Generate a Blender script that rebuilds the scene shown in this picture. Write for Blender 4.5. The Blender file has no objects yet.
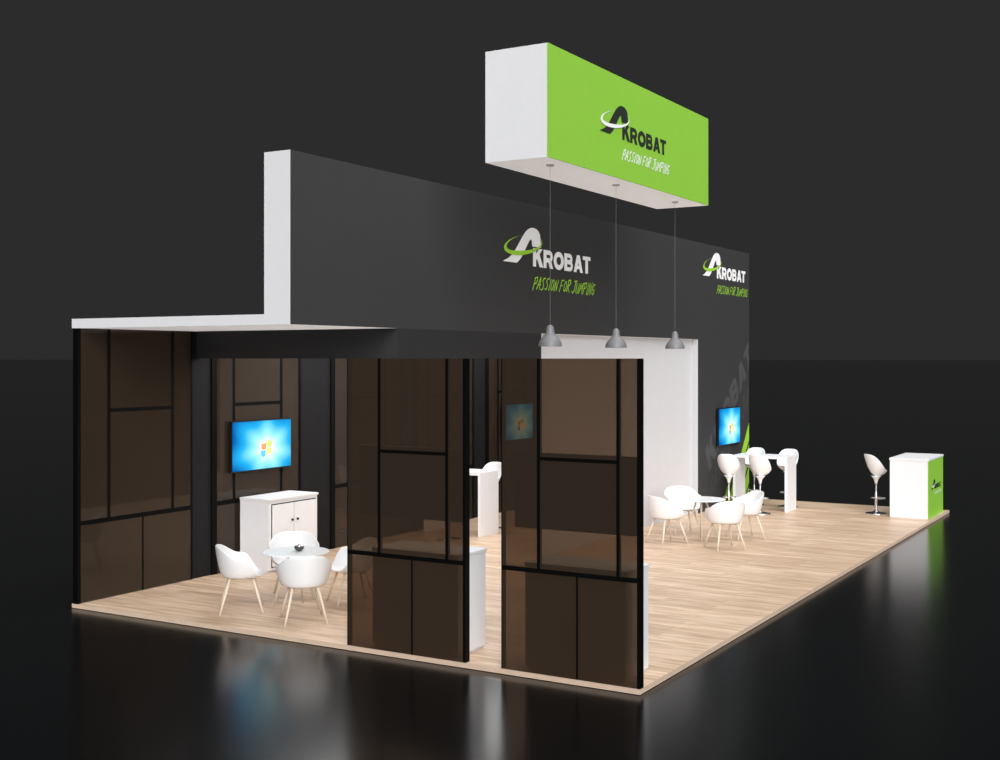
import bpy, bmesh, math, random
from mathutils import Vector, Matrix
random.seed(4)
sc = bpy.context.scene
sc.view_settings.view_transform = 'Standard'
sc.view_settings.look = 'None'
COL = sc.collection

# ---------------------------------------------------------------- materials
def mat(name, col, rough=.5, metal=0, spec=.5, emis=None, estr=0, noise=0.04, nscale=6):
    m = bpy.data.materials.new(name); m.use_nodes = True
    nt = m.node_tree; b = nt.nodes['Principled BSDF']
    b.inputs['Roughness'].default_value = rough
    b.inputs['Metallic'].default_value = metal
    b.inputs['Specular IOR Level'].default_value = spec
    tc = nt.nodes.new('ShaderNodeTexCoord'); n = nt.nodes.new('ShaderNodeTexNoise')
    n.inputs['Scale'].default_value = nscale
    nt.links.new(tc.outputs['Object'], n.inputs['Vector'])
    r = nt.nodes.new('ShaderNodeValToRGB')
    r.color_ramp.elements[0].position = .3; r.color_ramp.elements[1].position = .7
    r.color_ramp.elements[0].color = (*[v*(1-noise) for v in col], 1)
    r.color_ramp.elements[1].color = (*[min(1, v*(1+noise)) for v in col], 1)
    nt.links.new(n.outputs['Fac'], r.inputs['Fac'])
    nt.links.new(r.outputs['Color'], b.inputs['Base Color'])
    if emis:
        b.inputs['Emission Color'].default_value = (*emis, 1); b.inputs['Emission Strength'].default_value = estr
    return m
M_white = mat('white_laminate', (.80, .80, .82), .5, noise=.01)
M_wallwhite = mat('light_grey_wall_paint', (.66, .66, .68), .7, noise=.01)
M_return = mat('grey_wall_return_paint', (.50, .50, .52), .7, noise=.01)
M_shell = mat('white_plastic', (.82, .82, .83), .35, noise=.01)
M_ceil = mat('white_underside_glow', (.78, .80, .84), .7, emis=(1, 1, 1), estr=.30, noise=.01)  # undersides: added emission and cool tint offset dim, brownish floor bounce
M_dark = mat('anthracite_print', (.045, .045, .046), .6, spec=.2, noise=.02)
M_beam = mat('dark_fascia', (.030, .030, .031), .6, spec=.2, noise=.02)
M_col = mat('black_column_paint', (.010, .010, .011), .6, spec=.15, noise=.02)
M_black = mat('black_metal', (.002, .002, .002), .6, spec=.08)
M_green = mat('green_print', (.285, .60, .060), .55, spec=.2, noise=.01)
M_greentx = mat('green_ink', (.34, .68, .04), .6, noise=.01)
M_whitetx = mat('white_ink', (.98, .98, .98), .6, noise=.01)
M_blacktx = mat('black_ink', (.018, .025, .018), .6, noise=.01)
M_grayink = mat('gray_ink', (.070, .070, .072), .7, noise=.02)
M_chrome = mat('chrome', (.75, .75, .76), .22, 1, noise=.01)
M_gray = mat('gray_enamel', (.19, .19, .195), .45, noise=.01)
M_mount = mat('pale_gray_enamel_glow', (.62, .62, .62), .5, emis=(1, 1, 1), estr=.05, noise=.01)  # pendant mounts; slight emission added to keep the enamel pale
M_legwood = mat('pale_wood', (.72, .62, .50), .55, noise=.06, nscale=20)
M_edge = mat('platform_edge', (.66, .50, .38), .6)
M_bezel = mat('tv_black', (.006, .006, .006), .3)
M_cupd = mat('dark_ceramic', (.05, .05, .05), .3)
M_ground = mat('glossy_black_floor', (.0032, .0037, .0042), .20, spec=.20, noise=.05, nscale=.5)

def wood_mat():
    m = bpy.data.materials.new('oak_planks'); m.use_nodes = True
    nt = m.node_tree; b = nt.nodes['Principled BSDF']; L = nt.links.new
    tc = nt.nodes.new('ShaderNodeTexCoord'); sp = nt.nodes.new('ShaderNodeSeparateXYZ'); cb = nt.nodes.new('ShaderNodeCombineXYZ')
    L(tc.outputs['Object'], sp.inputs[0]); L(sp.outputs['Y'], cb.inputs['X']); L(sp.outputs['X'], cb.inputs['Y'])
    br = nt.nodes.new('ShaderNodeTexBrick'); L(cb.outputs[0], br.inputs['Vector'])
    br.inputs['Scale'].default_value = 1; br.inputs['Brick Width'].default_value = 1.4; br.inputs['Row Height'].default_value = .17
    br.inputs['Mortar Size'].default_value = .002; br.inputs['Mortar Smooth'].default_value = .3
    br.inputs['Color1'].default_value = (.79, .605, .45, 1); br.inputs['Color2'].default_value = (.60, .435, .31, 1)
    br.inputs['Mortar'].default_value = (.45, .32, .22, 1)
    mp = nt.nodes.new('ShaderNodeMapping'); mp.inputs['Scale'].default_value = (.9, 9, 1); L(cb.outputs[0], mp.inputs['Vector'])
    n = nt.nodes.new('ShaderNodeTexNoise'); n.inputs['Scale'].default_value = 1.6; n.inputs['Detail'].default_value = 5; n.inputs['Roughness'].default_value = .6; L(mp.outputs[0], n.inputs['Vector'])
    r = nt.nodes.new('ShaderNodeValToRGB'); r.color_ramp.elements[0].position = .38; r.color_ramp.elements[1].position = .58
    r.color_ramp.elements[0].color = (.70, .62, .54, 1); r.color_ramp.elements[1].color = (1.0, 1.0, 1.0, 1)
    L(n.outputs['Fac'], r.inputs['Fac'])
    mx = nt.nodes.new('ShaderNodeMix'); mx.data_type = 'RGBA'; mx.blend_type = 'MULTIPLY'; mx.inputs[0].default_value = .9
    L(br.outputs['Color'], mx.inputs[6]); L(r.outputs['Color'], mx.inputs[7]); L(mx.outputs[2], b.inputs['Base Color'])
    b.inputs['Roughness'].default_value = .42; b.inputs['Specular IOR Level'].default_value = .3
    return m
M_wood = wood_mat()

def glassmat(name, tcol, c0, c1, fac, rough, spec):
    m = bpy.data.materials.new(name); m.use_nodes = True
    nt = m.node_tree; nt.nodes.clear(); L = nt.links.new
    o = nt.nodes.new('ShaderNodeOutputMaterial'); t = nt.nodes.new('ShaderNodeBsdfTransparent'); t.inputs[0].default_value = (*tcol, 1)
    p = nt.nodes.new('ShaderNodeBsdfPrincipled'); p.inputs['Roughness'].default_value = rough
    p.inputs['Specular IOR Level'].default_value = spec
    tc = nt.nodes.new('ShaderNodeTexCoord'); n = nt.nodes.new('ShaderNodeTexNoise'); n.inputs['Scale'].default_value = .8
    r = nt.nodes.new('ShaderNodeValToRGB'); r.color_ramp.elements[0].color = (*c0, 1); r.color_ramp.elements[1].color = (*c1, 1)
    L(tc.outputs['Object'], n.inputs['Vector']); L(n.outputs['Fac'], r.inputs['Fac']); L(r.outputs['Color'], p.inputs['Base Color'])
    mx = nt.nodes.new('ShaderNodeMixShader'); mx.inputs[0].default_value = fac
    L(t.outputs[0], mx.inputs[1]); L(p.outputs[0], mx.inputs[2]); L(mx.outputs[0], o.inputs[0])
    return m
M_glass = glassmat('brown_tinted_glass', (.46, .375, .305), (.084, .060, .042), (.092, .066, .046), .34, .04, .8)
M_clear = glassmat('frosted_white_glass', (.95, .98, .98), (.95, .97, .98), (.97, .98, .99), .85, .3, .5)

def screen_mat():
    m = bpy.data.materials.new('blue_desktop_screen'); m.use_nodes = True
    nt = m.node_tree; nt.nodes.clear(); L = nt.links.new
    o = nt.nodes.new('ShaderNodeOutputMaterial'); e = nt.nodes.new('ShaderNodeEmission'); e.inputs[1].default_value = 1.2
    tc = nt.nodes.new('ShaderNodeTexCoord'); mp = nt.nodes.new('ShaderNodeMapping')
    mp.inputs['Location'].default_value = (-.08, 0, .06); mp.inputs['Scale'].default_value = (.80, 0, 1.05)
    L(tc.outputs['Object'], mp.inputs['Vector'])
    ln = nt.nodes.new('ShaderNodeVectorMath'); ln.operation = 'LENGTH'; L(mp.outputs[0], ln.inputs[0])
    sp = nt.nodes.new('ShaderNodeSeparateXYZ'); L(mp.outputs[0], sp.inputs[0])
    at = nt.nodes.new('ShaderNodeMath'); at.operation = 'ARCTAN2'; L(sp.outputs['Z'], at.inputs[0]); L(sp.outputs['X'], at.inputs[1])
    mu = nt.nodes.new('ShaderNodeMath'); mu.operation = 'MULTIPLY'; mu.inputs[1].default_value = 7; L(at.outputs[0], mu.inputs[0])
    si = nt.nodes.new('ShaderNodeMath'); si.operation = 'SINE'; L(mu.outputs[0], si.inputs[0])
    sm = nt.nodes.new('ShaderNodeMath'); sm.operation = 'MULTIPLY'; L(si.outputs[0], sm.inputs[0]); L(ln.outputs['Value'], sm.inputs[1])
    ad = nt.nodes.new('ShaderNodeMath'); ad.operation = 'MULTIPLY_ADD'; ad.inputs[1].default_value = .10; L(sm.outputs[0], ad.inputs[0]); L(ln.outputs['Value'], ad.inputs[2])
    r = nt.nodes.new('ShaderNodeValToRGB'); c = r.color_ramp
    c.elements[0].position = .09; c.elements[0].color = (.88, 1, 1, 1)
    c.elements[1].position = .64; c.elements[1].color = (.0, .10, .40, 1)
    a = c.elements.new(.24); a.color = (.30, .85, .98, 1); a = c.elements.new(.42); a.color = (.02, .44, .86, 1)
    L(ad.outputs[0], r.inputs['Fac']); L(r.outputs['Color'], e.inputs[0]); L(e.outputs[0], o.inputs[0])
    return m
M_screen = screen_mat()
def emi(name, c):
    return mat(name, c, .5, emis=c, estr=.8, noise=.01)
M_flag = [emi('flag_red', (.90, .22, .08)), emi('flag_green', (.38, .70, .12)), emi('flag_blue', (.08, .36, .86)), emi('flag_yellow', (1, .75, .14))]

# ---------------------------------------------------------------- helpers
def obj(name, me, parent=None, loc=(0, 0, 0), rot=0):
    o = bpy.data.objects.new(name, me); COL.objects.link(o); o.location = loc; o.rotation_euler = (0, 0, rot)
    if parent: o.parent = parent
    return o
def top(name, label, cat, loc=(0, 0, 0), rot=0, group=None):
    o = obj(name, None, None, loc, rot); o.empty_display_size = .2
    o['label'] = label; o['category'] = cat
    if group: o['group'] = group
    return o
def fin(name, bm, mats, parent=None, loc=(0, 0, 0), rot=0, smooth=False):
    me = bpy.data.meshes.new(name); bm.normal_update(); bm.to_mesh(me); bm.free()
    for m in (mats if isinstance(mats, (list, tuple)) else [mats]): me.materials.append(m)
    if smooth:
        for p in me.polygons: p.use_smooth = True
    return obj(name, me, parent, loc, rot)
def addbox(bm, x0, x1, y0, y1, z0, z1, bev=0):
    r = bmesh.ops.create_cube(bm, size=1)
    for v in r['verts']:
        v.co = Vector(((x0+x1)/2+v.co.x*(x1-x0), (y0+y1)/2+v.co.y*(y1-y0), (z0+z1)/2+v.co.z*(z1-z0)))
    if bev:
        es = list({e for v in r['verts'] for e in v.link_edges})
        bmesh.ops.bevel(bm, geom=es, offset=bev, segments=2, affect='EDGES')
def box(name, x0, x1, y0, y1, z0, z1, m, parent=None, bev=0, loc=(0, 0, 0)):
    bm = bmesh.new(); addbox(bm, x0, x1, y0, y1, z0, z1, bev); return fin(name, bm, m, parent, loc)
def structure(o, label=None):
    o['kind'] = 'structure'
    if label: o['label'] = label
    return o
def tube(bm, p0, p1, r0, r1, n=16, cap=True):
    p0, p1 = Vector(p0), Vector(p1); d = (p1-p0); q = d.to_track_quat('Z', 'Y')
    a, b = [], []
    for i in range(n):
        t = 2*math.pi*i/n; c = Vector((math.cos(t), math.sin(t), 0))
        a.append(bm.verts.new(p0+q@(c*r0))); b.append(bm.verts.new(p1+q@(c*r1)))
    for i in range(n): bm.faces.new((a[i], a[(i+1) % n], b[(i+1) % n], b[i]))
    if cap: bm.faces.new(a[::-1]); bm.faces.new(b)
def lathe(bm, prof, n=32):
    rings = []
    for r, z in prof:
        rings.append([bm.verts.new((max(r, .0005)*math.cos(2*math.pi*i/n), max(r, .0005)*math.sin(2*math.pi*i/n), z)) for i in range(n)])
    for a, b in zip(rings, rings[1:]):
        for i in range(n): bm.faces.new((a[i], a[(i+1) % n], b[(i+1) % n], b[i]))
    bm.faces.new(rings[0][::-1]); bm.faces.new(rings[-1])
def ss(a, b, x):
    t = max(0, min(1, (x-a)/(b-a))); return t*t*(3-2*t)
def dup(t, loc, rot):
    n = t.copy(); COL.objects.link(n); n.location = loc; n.rotation_euler = (0, 0, rot)
    def rec(src, dst):
        for c in src.children:
            k = c.copy(); k.parent = dst; COL.objects.link(k); rec(c, k)
    rec(t, n); return n

# ---------------------------------------------------------------- setting
LX, LY, H1, HT = 15.0, 7.56, 3.37, 5.255
bm = bmesh.new(); addbox(bm, -2500, 2500, -2500, 2500, -.25, -.055)
structure(fin('ground', bm, M_ground), 'glossy black exhibition hall floor')
bm = bmesh.new(); addbox(bm, 0, LX, 0, LY, -.05, 0); bm.normal_update()
for f in bm.faces: f.material_index = 0 if f.normal.z > .5 else 1
structure(fin('floor', bm, [M_wood, M_edge]), 'light oak plank platform floor')

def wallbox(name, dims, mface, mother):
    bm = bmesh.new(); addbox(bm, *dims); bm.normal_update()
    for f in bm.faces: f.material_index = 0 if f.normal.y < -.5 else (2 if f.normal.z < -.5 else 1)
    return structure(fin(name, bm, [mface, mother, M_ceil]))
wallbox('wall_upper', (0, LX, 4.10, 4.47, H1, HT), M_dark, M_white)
wallbox('wall_right', (12.0, LX, 4.10, 4.47, 0, H1), M_dark, M_return)
structure(box('wall_center', 5.87, 12.0, 4.22, 4.26, 0, H1, M_wallwhite))
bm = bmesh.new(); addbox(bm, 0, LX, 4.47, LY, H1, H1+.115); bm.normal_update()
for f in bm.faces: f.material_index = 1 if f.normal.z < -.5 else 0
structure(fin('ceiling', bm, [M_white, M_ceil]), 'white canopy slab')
structure(box('trim_1', 2.0, 2.12, 4.47, 7.46, 3.0, H1, M_beam), 'dark fascia beam under the canopy')
structure(box('trim_2', 2.0, 5.66, 4.10, 4.47, 3.0, H1, M_beam), 'dark fascia beam under the tall wall')
for i, (a, b) in enumerate([(1.93, 2.3), (4.2, 4.93), (6.86, 7.22), (9.2, 9.64), (11.57, 14.92)]):
    structure(box('wall_back' if i == 0 else 'wall_back.%03d' % i, a, b, 7.48, 7.56, 0, H1, M_col))
structure(box('wall_side', 14.92, 15, 4.47, 7.56, 0, H1, M_dark))

# ---------------------------------------------------------------- glass partitions (local: x along, y thickness, z up)
def partition(name, loc, rot, W, H, va, vb, dv, zl, zm, label, eL, eR, b=.016):
    t = top(name, label, 'partition', loc, rot, 'brown glass partitions in black frames')
    D = .08
    bm = bmesh.new()
    addbox(bm, 0, eL, 0, D, 0, H); addbox(bm, W-eR, W, 0, D, 0, H)
    addbox(bm, eL, W-eR, .0, .04, zl-b*1.3, zl+b*1.3)
    for v in (va, vb): addbox(bm, v-b, v+b, .0, .04, zl+b*1.3, H)
    addbox(bm, va+b, vb-b, .0, .04, zm-b, zm+b)
    addbox(bm, dv-b*.5, dv+b*.5, .0, .04, 0, zl-b*1.3)
    fin('frame', bm, M_black, t)
    y0, y1 = .004, .016
    for (x0, x1, z0, z1) in [(eL, dv-b*.5, .0, zl-b*1.3), (dv+b*.5, W-eR, .0, zl-b*1.3), (eL, va-b, zl+b*1.3, H),
                             (vb+b, W-eR, zl+b*1.3, H), (va+b, vb-b, zl+b*1.3, zm-b), (va+b, vb-b, zm+b, H)]:
        box('glass_pane', x0, x1, y0, y1, z0, z1, M_glass, t)
    return t
partition('glass_partition', (0, 7.46, 0), 0, 1.93, H1, .49, 1.57, 1.05, .98, 2.35, 'brown glass partition with black bars under the canopy corner', .05, .03, .022)
for x in (2.3, 4.93, 7.22, 9.64):
    partition('glass_partition', (x, 7.46, 0), 0, {2.3: 1.9, 4.93: 1.93, 7.22: 1.98, 9.64: 1.93}[x], H1, .44, 1.45, .95, .98, 2.35,
              'brown glass partition with black bars along the back', .10, .06, .024)
for y in (1.46, 3.33):
    partition('glass_partition', (0, y, 0), -math.pi/2, 1.46, 3.0, .41, 1.24, .82, .98, 2.05,
              'freestanding brown glass partition with black bars at platform edge', .008, .03)

# ---------------------------------------------------------------- televisions (local: x along, faces -y)
def tv(loc, rot, label, w=1.28, h=.73):
    t = top('television', label, 'television', loc, rot, 'wall mounted televisions')
    box('casing', -w/2, w/2, -.05, 0, -h/2, h/2, M_bezel, t, .006)
    box('screen', -w/2+.018, w/2-.018, -.0535, -.0505, -h/2+.018, h/2-.018, M_screen, t)
    bm = bmesh.new(); k = 0
    s = .110; N = 9
    for (cx, cz) in ((-1, 1), (1, 1), (-1, -1), (1, -1)):
        lo = []; hi = []
        for i in range(N):
            u = cx*s*.54-s*.48+.96*s*i/(N-1)
            wv = .022*math.sin(u/s*3.0)
            for lst, sg in ((lo, -1), (hi, 1)):
                z = cz*s*.50+sg*s*.44
                if sg == cz: z -= cz*(u/s)**2*.02
                lst.append(bm.verts.new((u+.14*z+.08, -.0555, z+wv-.06)))
        f = bm.faces.new(lo+hi[::-1]); f.material_index = k; k += 1
    fin('screen_emblem', bm, M_flag, t)
    bm = bmesh.new(); addbox(bm, -.2, .2, 0, .018, -.15, .15); fin('bracket', bm, M_bezel, t)
    return t
tv((3.255, 7.442, 1.75), 0, 'black flat television with bright blue desktop above white cabinet')
tv((10.76, 7.442, 1.745), 0, 'black flat television with blue desktop on back glass partition', 1.2)
tv((13.58, 4.075, 1.62), 0, 'black flat television with blue desktop on anthracite wall', 1.28, .76)
tv((.10, .73, 1.73), math.pi/2, 'black television seen from behind on glass partition', 1.28)
tv((.10, 2.60, 1.73), math.pi/2, 'black television seen from behind on glass partition', 1.28)

# ---------------------------------------------------------------- cabinets
def cabinet(loc, rot, label):
    t = top('cabinet', label, 'cabinet', loc, rot, 'white two-door cabinets')
    W, D, H = 1.06, .55, 1.03
    bm = bmesh.new(); addbox(bm, -W/2, W/2, .022, D, .03, H-.03); addbox(bm, -W/2+.02, W/2-.02, .05, D-.02, 0, .03)
    fin('body', bm, M_white, t)
    box('cabinet_top', -W/2-.008, W/2+.008, 0, D+.005, H-.03, H, M_white, t, .003)
    for sx in (-1, 1):
        x0, x1 = (-W/2+.07, -.016) if sx < 0 else (.0, W/2-.05)
        d = box('door', x0, x1, .0, .020, .08, H-.09, M_white, t, .002)
        hx = x1-.05 if sx < 0 else x0+.05
        bm = bmesh.new(); tube(bm, (hx, 0, .70), (hx, -.012, .70), .008, .008, 12); tube(bm, (hx, -.012, .70), (hx, -.026, .70), .017, .017, 14)
        fin('handle', bm, M_bezel, d)
    bm = bmesh.new(); addbox(bm, -W/2+.054, W/2-.034, .019, .0222, .064, H-.074); fin('door_gap', bm, M_bezel, t)
    return t
cabinet((3.34, 6.86, 0), 0, 'white two-door cabinet below the television')
cabinet((.67, .73, 0), math.pi/2, 'white cabinet behind the glass partition')
cabinet((.67, 2.56, 0), math.pi/2, 'white cabinet behind the glass partition')

# ---------------------------------------------------------------- chairs
def shell(R, Ry, zs, rim, flare, n=40, nv=12):
    bm = bmesh.new(); c = bm.verts.new((0, 0, zs)); prev = None
    for j in range(1, nv+1):
        v = j/nv; ring = []
        for i in range(n):
            th = 2*math.pi*i/n; b = (1-math.cos(th))/2; h = rim(b)
            if v < .5:
                r = v/.5*.80; z = zs+.012*(v/.5)**2
            else:
                w = (v-.5)/.5; r = .80+.20*math.sin(w*math.pi/2)+flare*w*w*b
                z = zs+.012+(h-zs-.012)*w**1.35
            ring.append(bm.verts.new((math.cos(th)*R*r, math.sin(th)*Ry*r, z)))
        for i in range(n):
            if prev is None: bm.faces.new((c, ring[i], ring[(i+1) % n]))
            else: bm.faces.new((prev[i], ring[i], ring[(i+1) % n], prev[(i+1) % n]))
        prev = ring
    return bm
def chair(label):
    t = top('armchair', label, 'chair', (0, 0, 0), 0)
    bm = shell(.265, .29, .415, lambda b: .445+.205*ss(.10, .45, b)+.135*ss(.55, 1, b), .10)
    s = fin('seat_shell', bm, M_shell, t, smooth=True)
    so = s.modifiers.new('thick', 'SOLIDIFY'); so.thickness = .018; so.offset = -1
    s.modifiers.new('sub', 'SUBSURF').levels = 1
    for sx in (-1, 1):
        for sy in (-1, 1):
            bm = bmesh.new(); tube(bm, (sx*.13, sy*.14, .412), (sx*.25, sy*.24, 0), .018, .012, 12)
            fin('leg', bm, M_legwood, t, smooth=True)
    bm = bmesh.new(); tube(bm, (-.14, -.15, .39), (.14, .15, .39), .012, .012, 8); tube(bm, (-.14, .15, .39), (.14, -.15, .39), .012, .012, 8)
    fin('under_frame', bm, M_legwood, t)
    return t
def meeting_table(loc, rot, label):
    t = top('meeting_table', label, 'table', loc, rot, 'round glass meeting tables')
    bm = bmesh.new(); lathe(bm, [(.37, .668), (.398, .670), (.40, .675), (.398, .680), (.37, .682)], 48)
    fin('glass_top', bm, M_clear, t, smooth=False)
    for k in range(4):
        a = k*math.pi/2+.4
        bm = bmesh.new(); tube(bm, (.08*math.cos(a), .08*math.sin(a), .64), (.28*math.cos(a), .28*math.sin(a), 0), .016, .010, 12)
        fin('leg', bm, M_legwood, t, smooth=True)
    bm = bmesh.new(); lathe(bm, [(.11, .635), (.12, .64), (.12, .662), (.11, .668)], 24); fin('hub', bm, M_white, t)
    return t
def bowlset(loc):
    t = top('sugar_bowl', 'small dark bowl on the round glass table', 'bowl', loc)
    bm = bmesh.new(); lathe(bm, [(.025, 0), (.03, .006), (.055, .03), (.06, .055), (.052, .055), (.045, .03), (.0, .015)], 24)
    fin('bowl', bm, M_cupd, t, smooth=True)
    bm = bmesh.new(); lathe(bm, [(.054, .055), (.045, .068), (.012, .076), (.012, .085), (.004, .09)], 24); fin('lid', bm, M_chrome, t, smooth=True)
    return t
proto = None
sets = [((1.2, 5.03), [(.68, 4.48), (.76, 5.50), (1.76, 4.62), (1.74, 5.52)], 'white shell armchair with pale wooden legs near the cabinet', 'armchairs around the table under the canopy'),
        ((8.80, 2.80), [(8.22, 3.17), (8.16, 2.16), (9.36, 2.24), (9.40, 3.36)], 'white shell armchair with pale wooden legs at open-area table', 'armchairs around the table in the open area')]
for (c, ps, lab, grp) in sets:
    for p in ps:
        a = math.atan2(c[1]-p[1], c[0]-p[0])
        if proto is None:
            proto = chair(lab); proto.location = (*p, 0); proto.rotation_euler = (0, 0, a); n = proto
        else: n = dup(proto, (*p, 0), a)
        n['label'] = lab; n['group'] = grp
    meeting_table((c[0], c[1], 0), 0, 'round glass-topped meeting table among white armchairs')
bowlset((1.22, 5.0, .682))

# ---------------------------------------------------------------- bar stools and high tables
def stool_seat():
    R, Ry, zs = .205, .22, .725; n, nv = 32, 10
    bm = bmesh.new(); c = bm.verts.new((0, 0, zs)); prev = None
    for j in range(1, nv+1):
        v = j/nv; ring = []
        for i in range(n):
            th = 2*math.pi*i/n; b = (1-math.cos(th))/2
            h = .84+.32*ss(.12, 1.0, b)
            r = .5*v+.5*math.sin(v*math.pi/2)
            z = zs+(h-zs)*v**1.8
            ring.append(bm.verts.new((math.cos(th)*R*r-.035*b*b*v**3, math.sin(th)*Ry*r, z)))
        for i in range(n):
            if prev is None: bm.faces.new((c, ring[i], ring[(i+1) % n]))
            else: bm.faces.new((prev[i], ring[i], ring[(i+1) % n], prev[(i+1) % n]))
        prev = ring
    return bm
def stool():
    t = top('bar_stool', 'white scoop bar stool on chrome pedestal', 'bar stool')
    s = fin('seat_shell', stool_seat(), M_shell, t, smooth=True)
    so = s.modifiers.new('thick', 'SOLIDIFY'); so.thickness = .020; so.offset = 1
    s.modifiers.new('sub', 'SUBSURF').levels = 1
    bm = bmesh.new(); lathe(bm, [(.022, .58), (.028, .62), (.045, .67), (.075, .708), (.10, .732)], 28); fin('seat_boss', bm, M_shell, t, smooth=True)
    bm = bmesh.new(); lathe(bm, [(.20, 0), (.205, .008), (.19, .018), (.10, .032), (.045, .05), (.028, .075)], 32); fin('base', bm, M_chrome, t, smooth=True)
    bm = bmesh.new(); lathe(bm, [(.024, .07), (.024, .40), (.016, .41), (.016, .58)], 20); fin('column', bm, M_chrome, t, smooth=True)
    bm = bmesh.new(); R = .13; N = 24
    pts = [Vector((.05+R*math.cos(a), R*math.sin(a), .30)) for a in [(-2.4+4.8*i/N) for i in range(N+1)]]
    for a, b in zip(pts, pts[1:]): tube(bm, a, b, .009, .009, 8)
    tube(bm, pts[0], (0, 0, .30), .008, .008, 8); tube(bm, pts[-1], (0, 0, .30), .008, .008, 8)
    fin('footrest', bm, M_chrome, t, smooth=True)
    return t
st = stool(); st.location = (13.72, 1.12, 0); st.rotation_euler = (0, 0, -.75)
st['label'] = 'white scoop bar stool beside the reception counter'
for (p, a, g) in [((12.55, 3.04), -.1, 1), ((12.40, 3.62), .1, 1), ((13.90, 2.92), math.pi, 1), ((13.92, 3.62), math.pi, 1),
                  ((6.75, 6.45), 0, 2), ((8.2, 6.5), math.pi, 2)]:
    n = dup(st, (*p, 0), a); n['label'] = 'white scoop bar stool with chrome pedestal at high table'
    n['group'] = 'bar stools at the high table by the wall' if g == 1 else 'bar stools at the high table under the canopy'
def bar_table(loc, L, label):
    t = top('high_table', label, 'table', loc, 0, 'white high tables')
    box('table_top', 0, .6, 0, L, 1.03, 1.08, M_white, t, .003)
    box('side_panel', .0, .6, 0, .05, 0, 1.03, M_white, t, .003)
    box('side_panel', .0, .6, L-.05, L, 0, 1.03, M_white, t, .003)
    return t
bar_table((13.0, 2.65, 0), 1.10, 'white high table with side panels near anthracite wall')
bar_table((7.2, 6.1, 0), 1.15, 'white high table with side panels under the canopy')

# ---------------------------------------------------------------- logo drawing
def poly(bm, pts, k):
    bm.faces.new([bm.verts.new((p[0], -.00002*k, p[1])) for p in pts])
def strip(bm, pts, t, k, closed=False):
    n = len(pts); O = []; I = []
    for i in range(n):
        p = Vector(pts[i]); a = Vector(pts[(i-1) % n]) if (closed or i) else None; b = Vector(pts[(i+1) % n]) if (closed or i < n-1) else None
        d1 = (p-a).normalized() if a is not None else (b-p).normalized(); d2 = (b-p).normalized() if b is not None else d1
        d = (d1+d2).normalized(); nn = Vector((-d.y, d.x)); c = max(.5, nn.dot(Vector((-d1.y, d1.x))))
        O.append(bm.verts.new((p.x+nn.x*t/c/2, -.00002*k, p.y+nn.y*t/c/2))); I.append(bm.verts.new((p.x-nn.x*t/c/2, -.00002*k, p.y-nn.y*t/c/2)))
    for i in range(n if closed else n-1):
        j = (i+1) % n; bm.faces.new((O[i], I[i], I[j], O[j]))
def arc(cx, cz, rx, rz, a0, a1, n=14):
    return [(cx+rx*math.cos(math.radians(a0+(a1-a0)*i/n)), cz+rz*math.sin(math.radians(a0+(a1-a0)*i/n))) for i in range(n+1)]
def word_mesh(W, H, words='KROBAT'):
    bm = bmesh.new(); x = 0; T = .29
    for ch in words:
        s = len(bm.verts)
        if ch == 'K':
            poly(bm, [(0, 0), (T, 0), (T, 1), (0, 1)], 1); poly(bm, [(T-.02, .32), (.46, .54), (.90, 1), (.56, 1), (T-.02, .68)], 2); poly(bm, [(.38, .62), (.60, .72), (.97, 0), (.62, 0), (.34, .50)], 3); adv = .99
        elif ch == 'R':
            poly(bm, [(0, 0), (T, 0), (T, 1), (0, 1)], 1); strip(bm, [(T-.05, .875)]+arc(.54, .66, .22, .215, 90, -90)+[(T-.05, .445)], .25, 2); poly(bm, [(.42, .42), (.72, .44), (.93, 0), (.62, 0)], 3); adv = .98
        elif ch == 'O':
            strip(bm, arc(.51, .5, .37, .37, 0, 360, 40)[:-1], .285, 1, True); adv = 1.07
        elif ch == 'B':
            poly(bm, [(0, 0), (T, 0), (T, 1), (0, 1)], 1); strip(bm, [(T-.05, .885)]+arc(.53, .705, .18, .18, 90, -90)+[(T-.05, .525)], .23, 2)
            strip(bm, [(T-.05, .50)]+arc(.56, .308, .20, .193, 90, -90)+[(T-.05, .115)], .23, 3); adv = .96
        elif ch == 'A':
            poly(bm, [(0, 0), (.29, 0), (.64, 1), (.34, 1)], 1); poly(bm, [(.69, 0), (.98, 0), (.64, 1), (.34, 1)], 2); poly(bm, [(.2, .19), (.78, .19), (.70, .40), (.28, .40)], 3); adv = .97
        elif ch == 'T':
            poly(bm, [(0, .77), (.84, .77), (.84, 1), (0, 1)], 1); poly(bm, [(.275, 0), (.565, 0), (.565, .8), (.275, .8)], 2); adv = .84
        bm.verts.ensure_lookup_table()
        for v in bm.verts[s:]: v.co.x += x
        x += adv
    for v in bm.verts: v.co.x *= W/x; v.co.z *= H
    return bm
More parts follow.
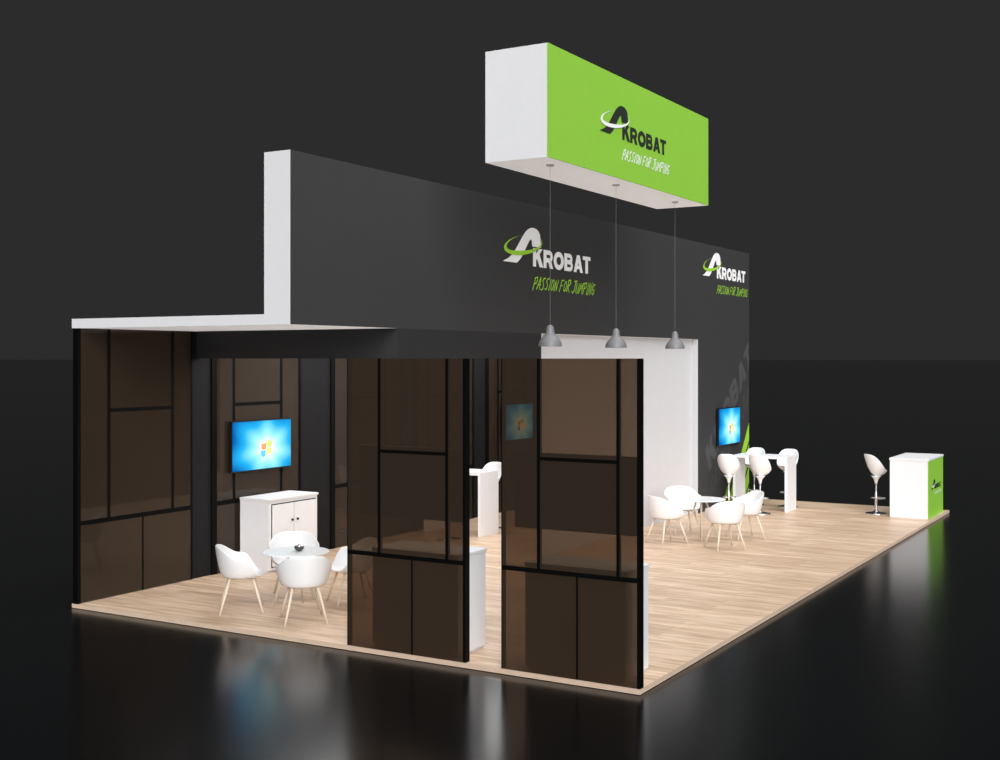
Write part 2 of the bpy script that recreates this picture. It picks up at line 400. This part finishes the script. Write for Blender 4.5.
LET = {
 'P': [[(0, -.1), (.08, 1)], [(-.05, .92), (.4, 1.05), (.52, .78), (.38, .52), (.05, .42)]],
 'A': [[(-.05, -.05), (.32, 1.05), (.48, -.05)], [(.0, .30), (.58, .42)]],
 'S': [[(.52, 1.0), (.22, .95), (.08, .72), (.40, .42), (.40, .12), (.18, -.05), (-.06, .05)]],
 'I': [[(.08, -.05), (.16, 1.05)]],
 'O': [[(.28, .96), (.10, .84), (.02, .5), (.10, .14), (.26, .02), (.42, .14), (.50, .5), (.42, .84), (.28, .96)]],
 'N': [[(0, -.05), (.06, 1), (.43, 0), (.52, 1.1)]],
 'F': [[(0, -.1), (.06, 1), (.55, 1.08)], [(.03, .50), (.42, .56)]],
 'R': [[(0, -.05), (.06, 1)], [(-.05, .95), (.4, 1.02), (.50, .76), (.38, .55), (.05, .48), (.56, -.1)]],
 'J': [[(.45, 1), (.42, .12), (.20, -.12), (-.06, .06)], [(.10, .98), (.74, 1.06)]],
 'U': [[(0, 1), (.03, .3), (.12, .05), (.25, 0), (.40, .08), (.47, .3), (.52, 1.05)]],
 'M': [[(-.02, -.05), (.10, 1), (.32, .35), (.60, 1.08), (.66, -.05)]],
 'G': [[(.5, .9), (.25, 1), (0, .6), (.1, .1), (.35, -.03), (.5, .15), (.5, .45), (.24, .45)]]}
def brush(bm, s, w, h):
    rnd = random.Random(21)
    x = 0; segs = []
    for ch in s:
        if ch == ' ': x += .42; continue
        jy = rnd.uniform(-.06, .06); js = rnd.uniform(.88, 1.10)
        if ch == 'O': jy = 0; js = 1
        for st_ in LET[ch]:
            pts = [(x+px*1.05+.50*(pz*js+jy), pz*js+jy) for px, pz in st_]
            segs += list(zip(pts, pts[1:]))
        x += .94 if ch == 'M' else (.42 if ch == 'I' else .78)
    k = 0
    for a, b in segs:
        a = Vector((a[0]/x*w, a[1]*h)); b = Vector((b[0]/x*w, b[1]*h)); d = (b-a)
        if d.length < 1e-6: continue
        d.normalize(); n = Vector((-d.y, d.x)); t0 = h*rnd.uniform(.05, .08); t1 = h*rnd.uniform(.028, .05); k += 1; y = -.00003*k
        a = a-d*t0*.5; b = b+d*t1*.5
        bm.faces.new([bm.verts.new((p.x, y, p.y)) for p in (a-n*t0, b-n*t1, b+n*t1, a+n*t0)])
def smooth_pts(pts, n=5):
    out = []
    for i in range(len(pts)-1):
        p0 = pts[max(0, i-1)]; p1 = pts[i]; p2 = pts[i+1]; p3 = pts[min(len(pts)-1, i+2)]
        for k in range(n):
            t = k/n
            out.append(tuple(.5*((2*p1[j])+(-p0[j]+p2[j])*t+(2*p0[j]-5*p1[j]+4*p2[j]-p3[j])*t*t+(-p0[j]+3*p1[j]-3*p2[j]+p3[j])*t**3) for j in (0, 1)))
    out.append(pts[-1]); return out
def logo(parent, loc, W, mA, mR, mT, mS, name='logo'):
    t = obj(name, None, parent, loc)
    bm = bmesh.new()
    ex, ez, ew, eh = -.45*W, .010*W, .60*W, .285*W
    left = smooth_pts([(-.02, 0), (.14, .12), (.27, .30), (.38, .52), (.49, .75), (.60, .92), (.72, 1.0), (.85, .98), (.925, .88), (.95, .72), (.965, .50)])
    right = smooth_pts([(.33, 0), (.43, .13), (.515, .31), (.585, .48), (.64, .60), (.675, .665), (.70, .68), (.715, .66), (.72, .62), (.722, .57), (.73, .50)])
    L_ = [bm.verts.new((ex+p[0]*ew, 0, ez+p[1]*eh)) for p in left]; R_ = [bm.verts.new((ex+p[0]*ew, 0, ez+p[1]*eh)) for p in right]
    for i in range(len(left)-1): bm.faces.new((L_[i], R_[i], R_[i+1], L_[i+1]))
    fin('emblem', bm, mA, t, (0, -.004, 0))
    bm = bmesh.new(); N = 60; a0 = math.radians(95); a1 = math.radians(392); O = []; I = []
    ca, sa = math.cos(math.radians(9)), math.sin(math.radians(9))
    for i in range(N+1):
        u = i/N; a = a0+(a1-a0)*u; th = .105*math.sin(math.pi*u)**1.7+.003
        def P(rx, rz):
            x = rx*math.cos(a); z = rz*math.sin(a)
            return (ex+(.50+x*ca-z*sa)*ew, 0, ez+(.50+(z*ca+x*sa)*1.0/.50)*eh)
        O.append(bm.verts.new(P(.50, .13))); I.append(bm.verts.new(P(.50-th, .13-th*.55)))
    for i in range(N): bm.faces.new((O[i], O[i+1], I[i+1], I[i]))
    fin('emblem_ring', bm, mR, t, (0, -.008, 0))
    fin('lettering', word_mesh(W, .142*W), mT, t, (0, -.004, 0))
    bm = bmesh.new(); brush(bm, 'PASSION FOR JUMPING', 1.07*W, .088*W); fin('slogan', bm, mS, t, (0, -.004, -.170*W))
    return t
l1 = logo(None, (5.40, 4.10, 4.35), 1.90, M_whitetx, M_greentx, M_whitetx, M_greentx, 'wall_logo')
l1['label'] = 'white and green company logo on anthracite wall'; l1['category'] = 'logo'; l1['group'] = 'wall logos'
l2 = logo(None, (13.03, 4.10, 4.61), 1.72, M_whitetx, M_greentx, M_whitetx, M_greentx, 'wall_logo')
l2['label'] = 'white and green company logo near the wall end'; l2['category'] = 'logo'; l2['group'] = 'wall logos'

# wall print : large faint slanted lettering and diagonal green stripes on the lower wall
g = top('wall_graphic', 'printed grey slanted lettering and green stripes on wall', 'wall graphic', (12.0, 4.10, 0))
def clip(bm):
    for co, no in (((2.985, 0, 0), (1, 0, 0)), ((.02, 0, 0), (-1, 0, 0)), ((0, 0, .015), (0, 0, -1))):
        bmesh.ops.bisect_plane(bm, geom=bm.verts[:]+bm.edges[:]+bm.faces[:], plane_co=co, plane_no=no, clear_outer=True)
def slanted(bm2, ox, oz, a):
    c, s_ = math.cos(math.radians(a)), math.sin(math.radians(a))
    for v in bm2.verts:
        x, z = v.co.x+.25*v.co.z, v.co.z; v.co.x = ox+x*c-z*s_; v.co.z = oz+x*s_+z*c
for (ox, oz, W_, H_) in [(.62, .75, 3.4, .50)]:
    bm = word_mesh(W_, H_); slanted(bm, ox, oz, 40); clip(bm); fin('faint_lettering', bm, M_grayink, g, (0, -.0015, 0))
bm = bmesh.new(); brush(bm, 'PASSION FOR JUMPING', 3.9, .30); slanted(bm, .75, .20, 40); clip(bm); fin('faint_slogan', bm, M_grayink, g, (0, -.0015, 0))
bm = bmesh.new(); rnd = random.Random(5)
ang = math.radians(50); dx, dz = math.cos(ang), math.sin(ang); nx, nz = -dz, dx
for i, (ox, Ln, wd) in enumerate([(1.40, .75, .12), (1.78, 2.6, .23), (2.16, 2.4, .23), (2.54, 1.9, .23), (2.90, 1.2, .20)]):
    N = 8; up = []; lo = []
    for j in range(N+1):
        s = -.4+(Ln+.4)*j/N
        up.append((ox+s*dx+nx*wd*.5, s*dz+nz*wd*(.5+rnd.uniform(-.08, .08)))); lo.append((ox+s*dx-nx*wd*.5, s*dz-nz*wd*(.5+rnd.uniform(-.08, .08))))
    for j in range(N): poly(bm, [lo[j], lo[j+1], up[j+1], up[j]], i)
clip(bm); fin('green_stripes', bm, M_greentx, g, (0, -.005, 0))

# ---------------------------------------------------------------- hanging sign
hs = top('hanging_sign', 'suspended white box sign with green printed front', 'sign', (1.85, 1.94, 5.26))
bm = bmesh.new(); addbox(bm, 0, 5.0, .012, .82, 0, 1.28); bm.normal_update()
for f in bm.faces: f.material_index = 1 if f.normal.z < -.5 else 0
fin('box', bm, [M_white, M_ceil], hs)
pn = box('front_panel', 0, 5.0, 0, .012, 0, 1.28, M_green, hs)
logo(pn, (1.97, 0, .50), 1.42, M_blacktx, M_whitetx, M_blacktx, M_whitetx)

def pendant(loc):
    t = top('pendant_lamp', 'grey metal pendant lamp hanging from box sign', 'lamp', loc, 0, 'pendant lamps below the hanging sign')
    zt = 5.26-loc[2]
    bm = bmesh.new(); lathe(bm, [(.045, zt-.02), (.05, zt-.015), (.05, zt)], 24); fin('ceiling_canopy', bm, M_mount, t, smooth=False)
    bm = bmesh.new(); tube(bm, (0, 0, .24), (0, 0, zt-.02), .0018, .0018, 8); fin('cord', bm, M_gray, t)
    bm = bmesh.new(); lathe(bm, [(.140, 0), (.139, .02), (.132, .05), (.112, .085), (.082, .115), (.060, .14), (.050, .17), (.047, .205), (.038, .232), (.020, .248), (.006, .252)], 32)
    s = fin('lamp_shade', bm, M_gray, t, smooth=True)
    e = s.modifiers.new('e', 'EDGE_SPLIT'); e.split_angle = 1.0
    return t
for p in ((2.35, 2.18), (4.2, 2.2), (6.2, 2.2)): pendant((*p, 3.14))

# ---------------------------------------------------------------- reception counter
ct = top('reception_counter', 'white reception counter with green printed front', 'counter', (13.36, .08, 0))
box('body', 0, 1.42, .012, .70, 0, 1.08, M_white, ct)
box('countertop', -.01, 1.43, -.01, .71, 1.08, 1.12, M_white, ct, .003)
gp = box('front_panel', 0, 1.42, 0, .012, .0, 1.08, M_green, ct)
logo(gp, (.55, 0, .52), .62, M_blacktx, M_whitetx, M_blacktx, M_whitetx)

# ---------------------------------------------------------------- lights, world, camera
w = bpy.data.worlds.new('w'); sc.world = w; w.use_nodes = True
w.node_tree.nodes['Background'].inputs[0].default_value = (.0250, .0250, .0250, 1)
w.node_tree.nodes['Background'].inputs[1].default_value = 1
def sun(d, e, ang):
    l = bpy.data.lights.new('sun', 'SUN'); l.energy = e; l.angle = math.radians(ang)
    o = bpy.data.objects.new('sun_light', l); COL.objects.link(o); o.rotation_euler = Vector(d).to_track_quat('-Z', 'Y').to_euler(); o.location = (-5, -5, 12)
def area(loc, sx, sy, e, rot=(0, 0, 0)):
    l = bpy.data.lights.new('area', 'AREA'); l.shape = 'RECTANGLE'; l.size = sx; l.size_y = sy; l.energy = e
    o = bpy.data.objects.new('area_light', l); COL.objects.link(o); o.location = loc; o.rotation_euler = rot
sun((.72, .60, -.42), 3.7, 45)
sun((-.1, .3, -1), 1.3, 60)
area((7, 2, 13), 16, 8, 800)
area((3.9, 6.0, 3.34), 3.0, 2.4, 85)
area((8.4, 6.0, 3.34), 4.0, 2.4, 90)

cam = bpy.data.cameras.new('cam'); co = bpy.data.objects.new('camera', cam); COL.objects.link(co)
cam.sensor_width = 36; cam.lens = 36*1206/1000; cam.shift_y = -.0215; cam.clip_end = 9000
co.location = (-10.06, -4.457, 3.0)
co.rotation_euler = (math.pi/2, 0, math.radians(30.52)-math.pi/2)
sc.camera = co
